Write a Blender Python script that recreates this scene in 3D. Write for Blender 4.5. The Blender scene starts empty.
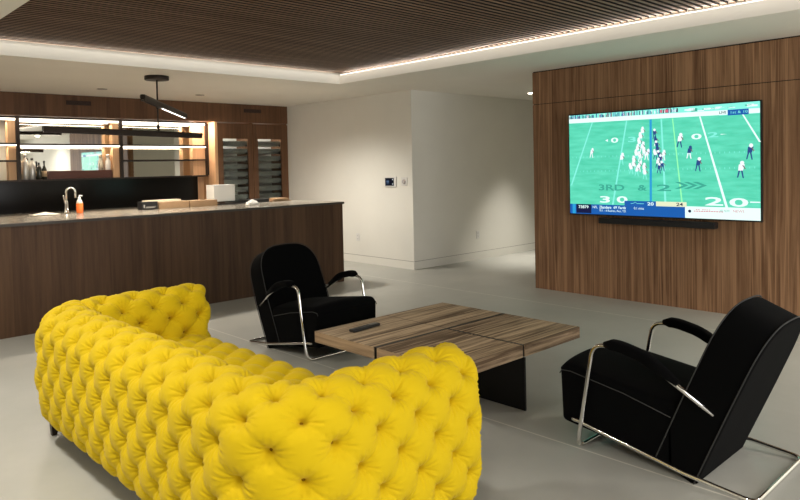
import bpy, bmesh, math, random
from mathutils import Vector, Matrix
random.seed(7)
scene = bpy.context.scene
COL = scene.collection
PI = math.pi

# ------------------------------------------------------------------ camera
cam_d = bpy.data.cameras.new('camera'); cam = bpy.data.objects.new('camera', cam_d); COL.objects.link(cam)
cam_d.sensor_width = 36.0; cam_d.lens = 36.0*680.18/800.0
cam_d.shift_y = (185.02-250.0)/800.0
cam_d.clip_start = 0.05; cam_d.clip_end = 100
def cam_rot(yaw, pitch, roll):
    y, p, r = math.radians(yaw), math.radians(pitch), math.radians(roll)
    fw = Vector((math.cos(y)*math.cos(p), math.sin(y)*math.cos(p), -math.sin(p)))
    rt = Vector((math.sin(y), -math.cos(y), 0)); up = rt.cross(fw)
    R = rt*math.cos(r)+up*math.sin(r); U = -rt*math.sin(r)+up*math.cos(r)
    m = Matrix((R, U, -fw)).transposed()
    return m.to_4x4()
cam.matrix_world = Matrix.Translation((0, 0, 1.5)) @ cam_rot(46.4061, 1.5904, -1.2065)
scene.camera = cam

# ------------------------------------------------------------------ world, light levels, exposure
w = bpy.data.worlds.new('world'); scene.world = w; w.use_nodes = True
w.node_tree.nodes['Background'].inputs[0].default_value = (1.0, 0.93, 0.82, 1)
w.node_tree.nodes['Background'].inputs[1].default_value = 0.0
vs = scene.view_settings
vs.view_transform = 'Standard'; vs.look = 'None'; vs.exposure = 0.84; vs.gamma = 1.0; vs.use_curve_mapping = False
def lamp(kind, name, loc, power, color=(1, .86, .68), size=.1, size_y=None, aim=(0, 0, -1), spot=None, blend=.6):
    l = bpy.data.lights.new(name, kind); l.energy = power; l.color = color
    if kind == 'AREA':
        l.shape = 'RECTANGLE' if size_y else 'DISK'; l.size = size
        if size_y: l.size_y = size_y
    else:
        l.shadow_soft_size = size
    if kind == 'SPOT': l.spot_size = math.radians(spot or 80); l.spot_blend = blend
    o = bpy.data.objects.new(name, l); COL.objects.link(o); o.location = loc
    o.rotation_euler = Vector(aim).to_track_quat('-Z', 'Y').to_euler()
    return o
NEUT = (1, .945, .855); H = 2.589; CXL = 5.61
# (x, y, power) ceiling spots: corridor downlight, and unseen spots added to brighten the room
DOWN = [(0.5, 5.3, 50), (0.4, 2.9, 30), (0.4, 0.6, 22), (-1.3, 3.2, 24), (-1.3, 0.6, 14), (2.2, -2.2, 20), (4.9, -2.2, 34), (6.2, 0.2, 46), (10.6, 5.9, 10),
        (8.95, 6.1, 66), (5.3, 7.9, 58), (4.2, 8.9, 3), (1.2, 8.9, 3)]
for i, (x, y, p) in enumerate(DOWN):
    lamp('SPOT', 'downlight_fill_beam', (x, y, 2.57), p*3.4, NEUT, .12, spot=(70 if x > 8 else 150), blend=.9)
for pos, ax, aim, ln, pw in (((CXL-.13, 2.9, 2.589+.146), (0, 1, 0), (1, 0, -.6), 8.1, 2.4), ((3.45, 7.0-.13, 2.589+.146), (1, 0, 0), (0, 1, -.6), 4.2, 1.1)):
    z_ = -Vector(aim).normalized(); y_ = Vector(ax); x_ = y_.cross(z_).normalized(); y_ = z_.cross(x_)
    lamp('AREA', 'cove_fill_light', pos, pw, (1, .95, .86), .008, ln).rotation_euler = Matrix((x_, y_, z_)).transposed().to_euler()  # unseen lights added to brighten the cove fascia
# large unseen fill light added behind the camera
lamp('AREA', 'rear_fill_light', (2.6, -2.93, 1.45), 112, (1, .98, .97), 6.0, 2.1, aim=(0, 1, 0))
def long_lamp(o, long_axis, aim):
    z = -Vector(aim).normalized(); y = Vector(long_axis); x = y.cross(z).normalized(); y = z.cross(x)
    o.rotation_euler = Matrix((x, y, z)).transposed().to_euler()
# the cove strips round the slatted ceiling
long_lamp(lamp('AREA', 'cove_light_east', (5.645, 2.9, 2.712), 15, (1, .95, .88), .03, 8.1), (0, 1, 0), (-.5, 0, 1))
lamp('AREA', 'cove_light_north', (3.45, 7.05, 2.712), 2.5, (1, .94, .84), 4.2, .03, aim=(0, -.35, 1))

# ------------------------------------------------------------------ materials
MATS = {}
def lin(c): return tuple(((v/255)/12.92 if v/255 <= .04045 else ((v/255+.055)/1.055)**2.4) for v in c)
def mat(name, col=(.5, .5, .5), rough=.5, metal=0, emit=None, es=1, sheen=0, spec=.5, trans=0, ior=1.45, bump=None, var=None, coat=0):
    if name in MATS: return MATS[name]
    m = bpy.data.materials.new(name); m.use_nodes = True; MATS[name] = m
    nt = m.node_tree; b = nt.nodes['Principled BSDF']
    b.inputs['Base Color'].default_value = (*col, 1); b.inputs['Roughness'].default_value = rough
    b.inputs['Metallic'].default_value = metal; b.inputs['Specular IOR Level'].default_value = spec
    b.inputs['Sheen Weight'].default_value = sheen; b.inputs['Transmission Weight'].default_value = trans
    b.inputs['IOR'].default_value = ior; b.inputs['Coat Weight'].default_value = coat
    if emit: b.inputs['Emission Color'].default_value = (*emit, 1); b.inputs['Emission Strength'].default_value = es
    tc = nt.nodes.new('ShaderNodeTexCoord')
    if var:
        n = nt.nodes.new('ShaderNodeTexNoise'); n.inputs['Scale'].default_value = var[0]; n.inputs['Detail'].default_value = 6
        nt.links.new(tc.outputs['Object'], n.inputs['Vector'])
        r = nt.nodes.new('ShaderNodeValToRGB'); r.color_ramp.elements[0].position = .3; r.color_ramp.elements[1].position = .7
        r.color_ramp.elements[0].color = (*[v*(1-var[1]) for v in col], 1); r.color_ramp.elements[1].color = (*[min(1, v*(1+var[1])) for v in col], 1)
        nt.links.new(n.outputs['Fac'], r.inputs['Fac']); nt.links.new(r.outputs['Color'], b.inputs['Base Color'])
    if bump:
        n = nt.nodes.new('ShaderNodeTexNoise'); n.inputs['Scale'].default_value = bump[0]; n.inputs['Detail'].default_value = 4
        nt.links.new(tc.outputs['Object'], n.inputs['Vector'])
        bp = nt.nodes.new('ShaderNodeBump'); bp.inputs['Strength'].default_value = bump[1]; bp.inputs['Distance'].default_value = bump[2]
        nt.links.new(n.outputs['Fac'], bp.inputs['Height']); nt.links.new(bp.outputs['Normal'], b.inputs['Normal'])
    return m
def math_node(nt, op, a, b=None):
    n = nt.nodes.new('ShaderNodeMath'); n.operation = op
    for i, v in enumerate((a, b)):
        if v is None: continue
        if isinstance(v, (int, float)): n.inputs[i].default_value = v
        else: nt.links.new(v, n.inputs[i])
    return n.outputs[0]
def wood(name, dark, light, grain='z', plank=.12, fine=1.0, rough=.45, contrast=1.0, spec=.4, plankvar=.5, lines=0):
    if name in MATS: return MATS[name]
    m = bpy.data.materials.new(name); m.use_nodes = True; MATS[name] = m
    nt = m.node_tree; b = nt.nodes['Principled BSDF']; b.inputs['Roughness'].default_value = rough; b.inputs['Specular IOR Level'].default_value = spec
    tc = nt.nodes.new('ShaderNodeTexCoord'); sp = nt.nodes.new('ShaderNodeSeparateXYZ'); nt.links.new(tc.outputs['Object'], sp.inputs[0])
    X, Y, Z = sp.outputs
    if grain == 'z': across, along, third = math_node(nt, 'ADD', X, Y), Z, 0.0
    elif grain == 'x': across, along, third = Y, X, Z
    else: across, along, third = X, Y, Z
    pid = math_node(nt, 'FLOOR', math_node(nt, 'DIVIDE', across, plank))
    wn = nt.nodes.new('ShaderNodeTexWhiteNoise'); wn.noise_dimensions = '1D'; nt.links.new(pid, wn.inputs['W'])
    cx = nt.nodes.new('ShaderNodeCombineXYZ')
    nt.links.new(math_node(nt, 'MULTIPLY', across, 26*fine), cx.inputs[0])
    nt.links.new(math_node(nt, 'ADD', math_node(nt, 'MULTIPLY', along, 1.1*fine), math_node(nt, 'MULTIPLY', wn.outputs['Value'], 40)), cx.inputs[1])
    if not isinstance(third, float): nt.links.new(math_node(nt, 'MULTIPLY', third, 26*fine), cx.inputs[2])
    n = nt.nodes.new('ShaderNodeTexNoise'); n.inputs['Scale'].default_value = 1; n.inputs['Detail'].default_value = 7; n.inputs['Roughness'].default_value = .62; n.inputs['Distortion'].default_value = .5
    nt.links.new(cx.outputs[0], n.inputs['Vector'])
    f = math_node(nt, 'ADD', math_node(nt, 'MULTIPLY', math_node(nt, 'SUBTRACT', n.outputs['Fac'], .5), 1.9*contrast), math_node(nt, 'ADD', math_node(nt, 'MULTIPLY', wn.outputs['Value'], plankvar), .5-plankvar/2))
    if lines:
        c2 = nt.nodes.new('ShaderNodeCombineXYZ'); nt.links.new(math_node(nt, 'MULTIPLY', across, 8.5), c2.inputs[0]); nt.links.new(math_node(nt, 'MULTIPLY', along, .10), c2.inputs[1])
        n2 = nt.nodes.new('ShaderNodeTexNoise'); n2.inputs['Scale'].default_value = 1; n2.inputs['Detail'].default_value = 1.5; nt.links.new(c2.outputs[0], n2.inputs['Vector'])
        w_ = math_node(nt, 'ABSOLUTE', math_node(nt, 'SUBTRACT', math_node(nt, 'FRACT', math_node(nt, 'MULTIPLY', n2.outputs['Fac'], 9)), .5))
        ridge = math_node(nt, 'MULTIPLY', math_node(nt, 'MAXIMUM', math_node(nt, 'SUBTRACT', 1, math_node(nt, 'MULTIPLY', w_, 7)), 0), lines)
        f = math_node(nt, 'ADD', f, ridge)
    r = nt.nodes.new('ShaderNodeValToRGB'); r.color_ramp.elements[0].position = .1; r.color_ramp.elements[1].position = .9
    r.color_ramp.elements[0].color = (*dark, 1); r.color_ramp.elements[1].color = (*light, 1)
    nt.links.new(f, r.inputs['Fac']); nt.links.new(r.outputs['Color'], b.inputs['Base Color'])
    bp = nt.nodes.new('ShaderNodeBump'); bp.inputs['Strength'].default_value = .25; bp.inputs['Distance'].default_value = .002
    nt.links.new(n.outputs['Fac'], bp.inputs['Height']); nt.links.new(bp.outputs['Normal'], b.inputs['Normal'])
    return m
def floor_mat():
    m = bpy.data.materials.new('polished_concrete_floor'); m.use_nodes = True; nt = m.node_tree; b = nt.nodes['Principled BSDF']
    tc = nt.nodes.new('ShaderNodeTexCoord')
    n = nt.nodes.new('ShaderNodeTexNoise'); n.inputs['Scale'].default_value = 1.3; n.inputs['Detail'].default_value = 8; n.inputs['Roughness'].default_value = .6
    nt.links.new(tc.outputs['Object'], n.inputs['Vector'])
    r = nt.nodes.new('ShaderNodeValToRGB'); r.color_ramp.elements[0].position = .3; r.color_ramp.elements[1].position = .72
    r.color_ramp.elements[0].color = (.36, .36, .325, 1); r.color_ramp.elements[1].color = (.43, .425, .385, 1)
    nt.links.new(n.outputs['Fac'], r.inputs['Fac'])
    sp = nt.nodes.new('ShaderNodeSeparateXYZ'); nt.links.new(tc.outputs['Object'], sp.inputs[0])
    d = math_node(nt, 'ABSOLUTE', math_node(nt, 'SUBTRACT', math_node(nt, 'FRACT', math_node(nt, 'DIVIDE', math_node(nt, 'ADD', sp.outputs[0], 9.0-3.095+1.5), 3.0)), .5))
    line = math_node(nt, 'LESS_THAN', d, .0019)
    mx = nt.nodes.new('ShaderNodeMix'); mx.data_type = 'RGBA'; nt.links.new(line, mx.inputs[0]); nt.links.new(r.outputs['Color'], mx.inputs[6]); mx.inputs[7].default_value = (.62, .60, .53, 1)
    nt.links.new(mx.outputs[2], b.inputs['Base Color'])
    b.inputs['Roughness'].default_value = .38; b.inputs['Specular IOR Level'].default_value = .35
    return m
M_WALL = mat('warm_white_paint', (.78, .765, .70), .85, var=(2, .02))
M_CEIL = mat('ceiling_paint', (.82, .785, .71), .9, var=(2, .015))
M_FLOOR = floor_mat()
M_TVWOOD = wood('walnut_panel', (.105, .046, .020), (.38, .215, .115), 'z', .062, 1, .5, .8, .3, .22, .5)
M_BARWOOD = wood('dark_walnut_bar', (.058, .029, .015), (.115, .062, .033), 'z', .11, 1, .5, .9, .25)
M_CABWOOD = wood('walnut_cabinet', (.085, .040, .019), (.17, .085, .042), 'z', .2, .8, .5, .8, .25)
M_LITWOOD = wood('led_lit_wood', (.62, .36, .19), (.80, .52, .30), 'z', .3, .8, .5, .8, .25)  # paler than the cabinet wood: LED light put into the colour
M_SLAT = wood('slat_walnut', (.125, .070, .038), (.25, .155, .093), 'x', .05, .6, .6, .8, .3)
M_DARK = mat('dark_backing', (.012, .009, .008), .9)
M_TABLE = wood('weathered_table_oak', (.12, .075, .042), (.60, .45, .29), 'x', .055, 1.5, .62, 1.35, .25, .55)
M_TEND = wood('table_end_grain', (.22, .14, .08), (.52, .37, .23), 'y', .08, 1.4, .65, 1.1, .2, .3)
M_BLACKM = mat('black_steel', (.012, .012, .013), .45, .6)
M_BRONZE = mat('dark_bronze_metal', (.030, .021, .016), .45, .5)
M_CHROME = mat('chrome', (.78, .77, .74), .12, 1)
M_VELVET = mat('black_velvet', (.0026, .0027, .0028), .95, sheen=.015, spec=.04, bump=(260, .3, .001))
M_PIPING = mat('grey_piping', (.028, .028, .027), .7)
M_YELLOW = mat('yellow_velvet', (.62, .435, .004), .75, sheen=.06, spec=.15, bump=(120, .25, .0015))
M_YBTN = mat('shaded_button', (.26, .14, .003), .8, spec=.1)  # darkened: shade of the dimples put into the button colour
M_STONE = mat('counter_stone', (.20, .178, .145), .2, spec=.5, var=(5, .15))
M_STONEEDGE = mat('counter_edge', (.055, .045, .035), .4)
M_BSPLASH = mat('black_stone', (.008, .007, .006), .16, spec=.22)
M_MIRROR = mat('mirror_glass', (.80, .80, .76), .02, 1)
M_LED = mat('led_strip', (1, 1, 1), .5, emit=(1, .86, .70), es=2.4)
M_LEDW = mat('led_white', (1, 1, 1), .5, emit=(1, .90, .78), es=2.2)
M_LEDC = mat('cove_led', (1, 1, 1), .5, emit=(1, .93, .84), es=1.3)
M_GLASS = mat('cabinet_glass', (.86, .9, .88), .04, trans=1, ior=1.2, spec=.6)
M_WHITE = mat('white_plastic', (.72, .71, .68), .4)
M_BLACKP = mat('black_plastic', (.012, .012, .013), .35)
M_CARD = mat('brown_cardboard', (.33, .215, .12), .8, var=(12, .08))

# ------------------------------------------------------------------ mesh helpers
def finish(name, bm, m, parent=None, smooth=False, loc=None):
    me = bpy.data.meshes.new(name); bm.normal_update(); bm.to_mesh(me); bm.free()
    for mm in (m if isinstance(m, (list, tuple)) else [m]): me.materials.append(mm)
    if smooth:
        for p in me.polygons: p.use_smooth = True
    o = bpy.data.objects.new(name, me); COL.objects.link(o)
    if loc: o.location = loc
    if parent: o.parent = parent
    return o
def bx(bm, a, b, mi=0, bev=0, seg=2):
    r = bmesh.ops.create_cube(bm, size=1.0)
    vsx = r['verts']; c = [(a[i]+b[i])/2 for i in range(3)]; s = [abs(b[i]-a[i]) for i in range(3)]
    for v in vsx: v.co = Vector((v.co.x*s[0]+c[0], v.co.y*s[1]+c[1], v.co.z*s[2]+c[2]))
    fs = {f for v in vsx for f in v.link_faces}
    for f in fs: f.material_index = mi
    if bev:
        es = list({e for v in vsx for e in v.link_edges})
        rr = bmesh.ops.bevel(bm, geom=es, offset=bev, segments=seg, affect='EDGES', profile=.5)
        for f in rr['faces']: f.material_index = mi
def box(name, a, b, m, parent=None, bev=0):
    bm = bmesh.new(); bx(bm, a, b, 0, bev); return finish(name, bm, m, parent)
def thing(name, label, cat, loc=(0, 0, 0), rz=0, group=None):
    o = bpy.data.objects.new(name, None); COL.objects.link(o); o.location = loc; o.rotation_euler = (0, 0, rz)
    return tag(o, label, cat, group)
def tag(o, label, cat, group=None):
    o['label'] = label; o['category'] = cat
    if group: o['group'] = group
    return o
def struct(o): o['kind'] = 'structure'; return o
def fillet(pts, rad, seg=6):
    P = [Vector(p) for p in pts]; out = [P[0]]
    for i in range(1, len(P)-1):
        r = rad[i] if isinstance(rad, (list, tuple)) else rad
        a = (P[i-1]-P[i]); b = (P[i+1]-P[i]); la, lb = a.length, b.length; a.normalize(); b.normalize()
        ang = a.angle(b)
        if ang > PI-.02 or r <= 0: out.append(P[i]); continue
        d = min(r/math.tan(ang/2), la*.48, lb*.48)
        s, e = P[i]+a*d, P[i]+b*d
        for k in range(seg+1):
            t = k/seg; out.append(s*(1-t)**2 + P[i]*2*t*(1-t) + e*t*t)
    out.append(P[-1]); return out
def tube(bm, path, r, seg=10, mi=0, closed=False):
    P = [Vector(p) for p in path]; n = len(P)
    rings = []; prev = None
    for i in range(n):
        if closed: d = P[(i+1) % n]-P[i-1]
        else: d = P[min(i+1, n-1)]-P[max(i-1, 0)]
        d.normalize()
        if prev is None:
            u = d.orthogonal().normalized()
        else:
            u = (prev-d*prev.dot(d)).normalized()
        prev = u; v = d.cross(u)
        rr = r[i] if isinstance(r, (list, tuple)) else r
        rings.append([bm.verts.new(P[i]+(u*math.cos(2*PI*k/seg)+v*math.sin(2*PI*k/seg))*rr) for k in range(seg)])
    m = n if closed else n-1
    for i in range(m):
        A, B = rings[i], rings[(i+1) % n]
        off = 0
        if closed and i == n-1:
            off = min(range(seg), key=lambda o: (A[0].co-B[o].co).length)
        for k in range(seg):
            f = bm.faces.new((A[k], A[(k+1) % seg], B[(k+1+off) % seg], B[(k+off) % seg])); f.material_index = mi; f.smooth = True
    if not closed:
        bm.faces.new(rings[0][::-1]).material_index = mi; bm.faces.new(rings[-1]).material_index = mi
def lathe(bm, prof, c=(0, 0, 0), seg=20, mi=0):
    rings = []
    for r, z in prof:
        rings.append([bm.verts.new((c[0]+max(r, .0002)*math.cos(2*PI*k/seg), c[1]+max(r, .0002)*math.sin(2*PI*k/seg), c[2]+z)) for k in range(seg)])
    for A, B in zip(rings, rings[1:]):
        for k in range(seg):
            f = bm.faces.new((A[k], A[(k+1) % seg], B[(k+1) % seg], B[k])); f.material_index = mi; f.smooth = True
    bm.faces.new(rings[0][::-1]).material_index = mi; bm.faces.new(rings[-1]).material_index = mi
def round_poly(pts, rad, seg=6):
    n = len(pts); out = []
    for i in range(n):
        r = rad[i] if isinstance(rad, (list, tuple)) else rad
        p = Vector(pts[i]).to_2d() if len(pts[i]) > 2 else Vector(pts[i]); a = Vector(pts[i-1])-p; b = Vector(pts[(i+1) % n])-p
        la, lb = a.length, b.length; a.normalize(); b.normalize(); ang = a.angle(b)
        d = min(r/math.tan(ang/2), la*.49, lb*.49) if r > 0 else 0
        if d <= 0: out.append(p); continue
        s, e = p+a*d, p+b*d
        for k in range(seg+1):
            t = k/seg; out.append(s*(1-t)**2+p*2*t*(1-t)+e*t*t)
    # densify the straight runs
    res = []
    for i in range(len(out)):
        a, b = out[i], out[(i+1) % len(out)]; L = (b-a).length; m = max(1, int(L/.03))
        for k in range(m): res.append(a.lerp(b, k/m))
    return res
def loft(bm, poly, hw, er, place, crown=None, nmid=14, mi=0):
    """rounded slab: the 2D outline 'poly' swept across [-hw, hw] with soft edges of radius er; place(a, p2) -> 3D point"""
    n = len(poly)
    area = sum(poly[i].x*poly[(i+1) % n].y-poly[(i+1) % n].x*poly[i].y for i in range(n))
    sg = 1 if area > 0 else -1
    nor = []
    for i in range(n):
        d = poly[(i+1) % n]-poly[i-1]; d.normalize(); nor.append(Vector((d.y, -d.x))*sg)
    st = []
    for k in range(6): a = k/5*PI/2; st.append((-hw+er*(1-math.sin(a)) if False else -hw+er*(1-math.sin(a)), er*(1-math.cos(a))))
    # stations from the outer face inwards
    st = [(-hw+er*(1-math.cos(k/5*PI/2)), er*(1-math.sin(k/5*PI/2))) for k in range(6)]
    st += [(-hw+er+(2*hw-2*er)*k/nmid, 0) for k in range(1, nmid)]
    st += [(-a, b) for a, b in st[:6][::-1]]
    rings = []
    for a, ins in st:
        ring = []
        for i in range(n):
            p = poly[i]-nor[i]*ins
            if crown: p = p+nor[i]*crown(a/hw, poly[i], nor[i])
            ring.append(bm.verts.new(place(a, p)))
        rings.append(ring)
    for A, B in zip(rings, rings[1:]):
        for k in range(n):
            f = bm.faces.new((A[k], A[(k+1) % n], B[(k+1) % n], B[k])); f.material_index = mi; f.smooth = True
    for f in (bm.faces.new(rings[0][::-1]), bm.faces.new(rings[-1])): f.material_index = mi
    bmesh.ops.recalc_face_normals(bm, faces=bm.faces[:])

# ------------------------------------------------------------------ the room
X_TV, Y_TV, X_TH, Y_CO, Y_BK = 6.791, 4.80, 6.865, 6.948, 10.05
CX, CY, SX, SY = 5.61, 7.0, 1.30, -1.3
XL, YR = -2.8, -3.0
struct(box('floor', (XL-.2, YR-.2, -.12), (12.3, 10.9, 0), M_FLOOR))
bm = bmesh.new()
bx(bm, (XL-.1, YR-.1, H), (SX, 10.9, H+.115)); bx(bm, (SX, CY, H), (12.3, 10.9, H+.115))
bx(bm, (CX, YR-.1, H), (12.3, CY, H+.115)); bx(bm, (SX, YR-.1, H), (CX, SY, H+.115))
struct(finish('ceiling', bm, M_CEIL))
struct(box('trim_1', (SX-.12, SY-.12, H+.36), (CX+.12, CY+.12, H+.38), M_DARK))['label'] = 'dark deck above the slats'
bm = bmesh.new()
for a, b in (((SX-.16, SY-.16), (SX-.12, CY+.16)), ((CX+.12, SY-.16), (CX+.16, CY+.16)), ((SX-.12, SY-.16), (CX+.12, SY-.12)), ((SX-.12, CY+.12), (CX+.12, CY+.16))):
    bx(bm, (*a, H+.115), (*b, H+.38))
struct(finish('trim_2', bm, M_CEIL))
struct(box('wall_north', (XL, 10.62, 0), (X_TH, 10.8, H), M_WALL))
struct(box('wall_thermostat', (X_TH, Y_CO, 0), (X_TH+.25, 10.8, H), M_WALL))
struct(box('wall_corridor', (X_TH+.25, Y_CO, 0), (12.2, Y_CO+.2, H), M_WALL))
struct(box('wall_corridor_end', (12.0, Y_TV-.3, 0), (12.2, Y_CO, H), M_WALL))
struct(box('wall_corridor_south', (X_TV+.14, Y_TV-.2, 0), (12.0, Y_TV-.02, H), M_WALL))
struct(box('wall_east', (X_TV+.14, YR, 0), (X_TV+.34, Y_TV-.2, H), M_WALL))
struct(box('wall_west', (XL-.2, YR-.2, 0), (XL, 10.8, H), M_WALL))
bm = bmesh.new()
bx(bm, (XL, YR-.2, 0), (-.6, YR, H)); bx(bm, (5.8, YR-.2, 0), (X_TV+.34, YR, H)); bx(bm, (-.6, YR-.2, 2.5), (5.8, YR, H))
struct(finish('wall_south', bm, M_WALL))
bm = bmesh.new()
for i in range(5):
    x = -.6+i*1.6; bx(bm, (x-.03, YR-.12, 0), (x+.03, YR-.04, 2.5))
bx(bm, (-.57, YR-.12, 2.44), (5.77, YR-.04, 2.5)); bx(bm, (-.57, YR-.12, 0), (5.77, YR-.04, .06))
struct(finish('window_1', bm, M_BLACKM))
# shadow-gap baseboards
for nm, a, b in (('baseboard_thermostat', (X_TH-.004, Y_CO-.004, 0), (X_TH, 10.05, .115)), ('baseboard_corridor', (X_TH, Y_CO-.004, 0), (12.0, Y_CO, .115))):
    struct(box(nm, a, b, M_WALL))
for nm, a, b in (('trim_3', (X_TH-.001, Y_CO, .115), (X_TH+.002, 10.05, .121)), ('trim_4', (X_TH+.01, Y_CO-.001, .115), (12.0, Y_CO+.002, .121))):
    struct(box(nm, a, b, mat('gap_shadow', (.25, .23, .2), .9)))

# slatted ceiling raft
bm = bmesh.new(); y = SY-.05
while y < CY+.05:
    bx(bm, (SX-.10, y-.0165, H+.150), (CX+.075, y+.0165, H+.151)); bx(bm, (SX-.10, y-.0165, H+.1511), (CX+.074, y+.0165, H+.190), 1); y += .066  # dark slat sides: shade of the gaps put into their colour
for i in range(8):
    x = SX+.3+i*.56; bx(bm, (x-.02, SY-.08, H+.1905), (x+.02, CY+.08, H+.24), 1)
sl = finish('slatted_ceiling_raft', bm, [M_SLAT, M_DARK])
tag(sl, 'walnut slatted ceiling raft of thin parallel battens recessed in white ceiling', 'ceiling panel')
for nm, a, b, lb in (('cove_light_strip', (CX+.012, SY, H+.1155), (CX+.034, CY, H+.124), 'long white glowing cove strip along the slat ends on TV side'),
                     ('cove_light_strip', (SX, CY+.022, H+.1155), (CX, CY+.036, H+.1175), 'long glowing cove strip along the slatted ceiling on bar side')):
    tag(box(nm, a, b, M_LEDC), lb, 'light strip', 'cove strips')

# television wall panelling: one clad block with a horizontal joint
bm = bmesh.new()
bx(bm, (X_TV, 1.2, 0), (X_TV+.14, Y_TV, 2.196), 0); bx(bm, (X_TV, 1.2, 2.203), (X_TV+.14, Y_TV, H-.012), 0)
bx(bm, (X_TV+.006, 1.21, 2.19), (X_TV+.13, Y_TV-.006, H), 1)
struct(finish('wall_television', bm, [M_TVWOOD, M_DARK]))

# ------------------------------------------------------------------ bar with stone top
bar = thing('bar_counter', 'long dark walnut bar counter with stone top across the room', 'bar counter', (2.4, 7.5, 0))
def rel(o, root): o.parent = root; o.location = (-root.location.x, -root.location.y, -root.location.z); return o
bm = bmesh.new(); bx(bm, (-1.2, 6.985, 0), (5.60, 7.02, 1.02)); bx(bm, (5.565, 7.02, 0), (5.60, 8.12, 1.02)); bx(bm, (-1.2, 8.08, 0), (5.565, 8.12, 1.02))
rel(finish('front_panel', bm, M_BARWOOD), bar)
bm = bmesh.new(); bx(bm, (-1.2, 6.97, 1.02), (5.615, 8.16, 1.05), 0, .003)
rel(finish('stone_top', bm, [M_STONE]), bar)
bm = bmesh.new(); bx(bm, (-1.2, 6.968, 1.0205), (5.617, 6.9745, 1.046), 0)
rel(finish('dark_edge', bm, M_STONEEDGE), bar)

# ------------------------------------------------------------------ back bar: recess, splash, mirror, shelving, cabinets
YM = 10.50
struct(box('trim_5', (XL, 10.055, 2.285), (X_TH, 10.62, H), M_CABWOOD))['label'] = 'walnut fascia above the bar shelves'
bm = bmesh.new(); bx(bm, (-1.4, 9.9, 0), (5.45, 10.6, .93), 0); bx(bm, (-1.4, 9.88, .93), (5.45, 10.6, .955), 1)
tag(finish('back_counter', bm, [M_CABWOOD, M_STONE]), 'low back counter along the wall under the black splashback', 'counter')
tag(box('splashback', (-1.4, 10.46, .956), (5.34, 10.60, 1.395), M_BSPLASH), 'glossy black stone splashback under the lit bar shelves', 'splashback')
mir = box('bar_mirror', (-1.45, 0, -.42), (1.45, .012, .42), M_MIRROR)
mir.location = (4.03, 10.515, 1.84); mir.rotation_euler = (0, 0, math.radians(1.2))
tag(mir, 'wide mirror behind the lit shelves of the back bar', 'mirror')
sh = thing('bar_shelving', 'black framed bar shelving with lit glass-like shelves before the mirror', 'shelving', (2.0, 10.3, 0))
bm = bmesh.new()
bm.free()
for x in (1.24, 2.637, 4.03, 5.43):
    rel(box('upright', (x-.022, 10.27, 1.42), (x+.022, 10.31, 2.2615), M_BRONZE), sh)
bm = bmesh.new(); bx(bm, (1.218, 10.27, 1.396), (5.43, 10.43, 1.4195)); bx(bm, (1.218, 10.27, 2.262), (5.43, 10.43, 2.284)); rel(finish('frame_rail', bm, M_BRONZE), sh)
for a, b, z in ((1.26, 2.615, 1.91), (2.66, 4.008, 1.90), (4.052, 5.408, 1.895), (1.26, 2.615, 1.675), (4.052, 5.408, 1.665)):
    s_ = rel(box('shelf', (a, 10.27, z-.006), (b, 10.43, z+.016), M_BRONZE), sh)
    if z > 1.8: st_ = box('led_strip', (a, 10.278, z-.024), (b, 10.30, z-.0065), M_LED); st_.parent = s_
for a, b in ((1.26, 2.615), (2.66, 4.008), (4.052, 5.408)):
    rel(box('led_strip', (a, 10.30, 2.236), (b, 10.33, 2.2615), M_LED), sh)
for x in (1.14, 2.54, 3.93):
    pass
for x, wd in ((1.262, .14), (2.66, .14), (4.052, .14), (5.452, .26)):
    rel(box('divider_reflection_panel', (x-wd, 10.3105, 1.4205), (x-.045, 10.428, 2.235), M_LITWOOD), sh)  # panels take in the mirror image; the last stands for reflection alone
bm = bmesh.new(); bx(bm, (5.452, 10.055, 0), (5.50, 10.62, 2.284)); bx(bm, (5.341, 10.47, .956), (5.451, 10.6, 1.395))
struct(finish('trim_6', bm, M_LITWOOD))['label'] = 'lit wood side of the bar recess'
lamp('AREA', 'shelf_light', (3.33, 10.36, 2.20), 9, (1, .78, .55), 4.1, .05, aim=(0, 0, -1))
lamp('AREA', 'shelf_light', (3.33, 10.34, 1.86), 6.5, (1, .78, .55), 4.1, .05, aim=(0, 0, -1))
lamp('AREA', 'fascia_light', (2.2, 10.14, 2.27), 6, (1, .86, .70), 6.0, .04, aim=(0, .15, -1))
lamp('AREA', 'fascia_light', (5.2, 10.16, 2.26), 6, (1, .80, .66), .4, .1, aim=(.5, .1, -1))  # added to brighten the wood side of the recess
struct(box('trim_7', (XL, 10.45, 1.396), (1.215, 10.62, 2.284), M_CABWOOD))['label'] = 'walnut wall panel left of the bar shelves'
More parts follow.
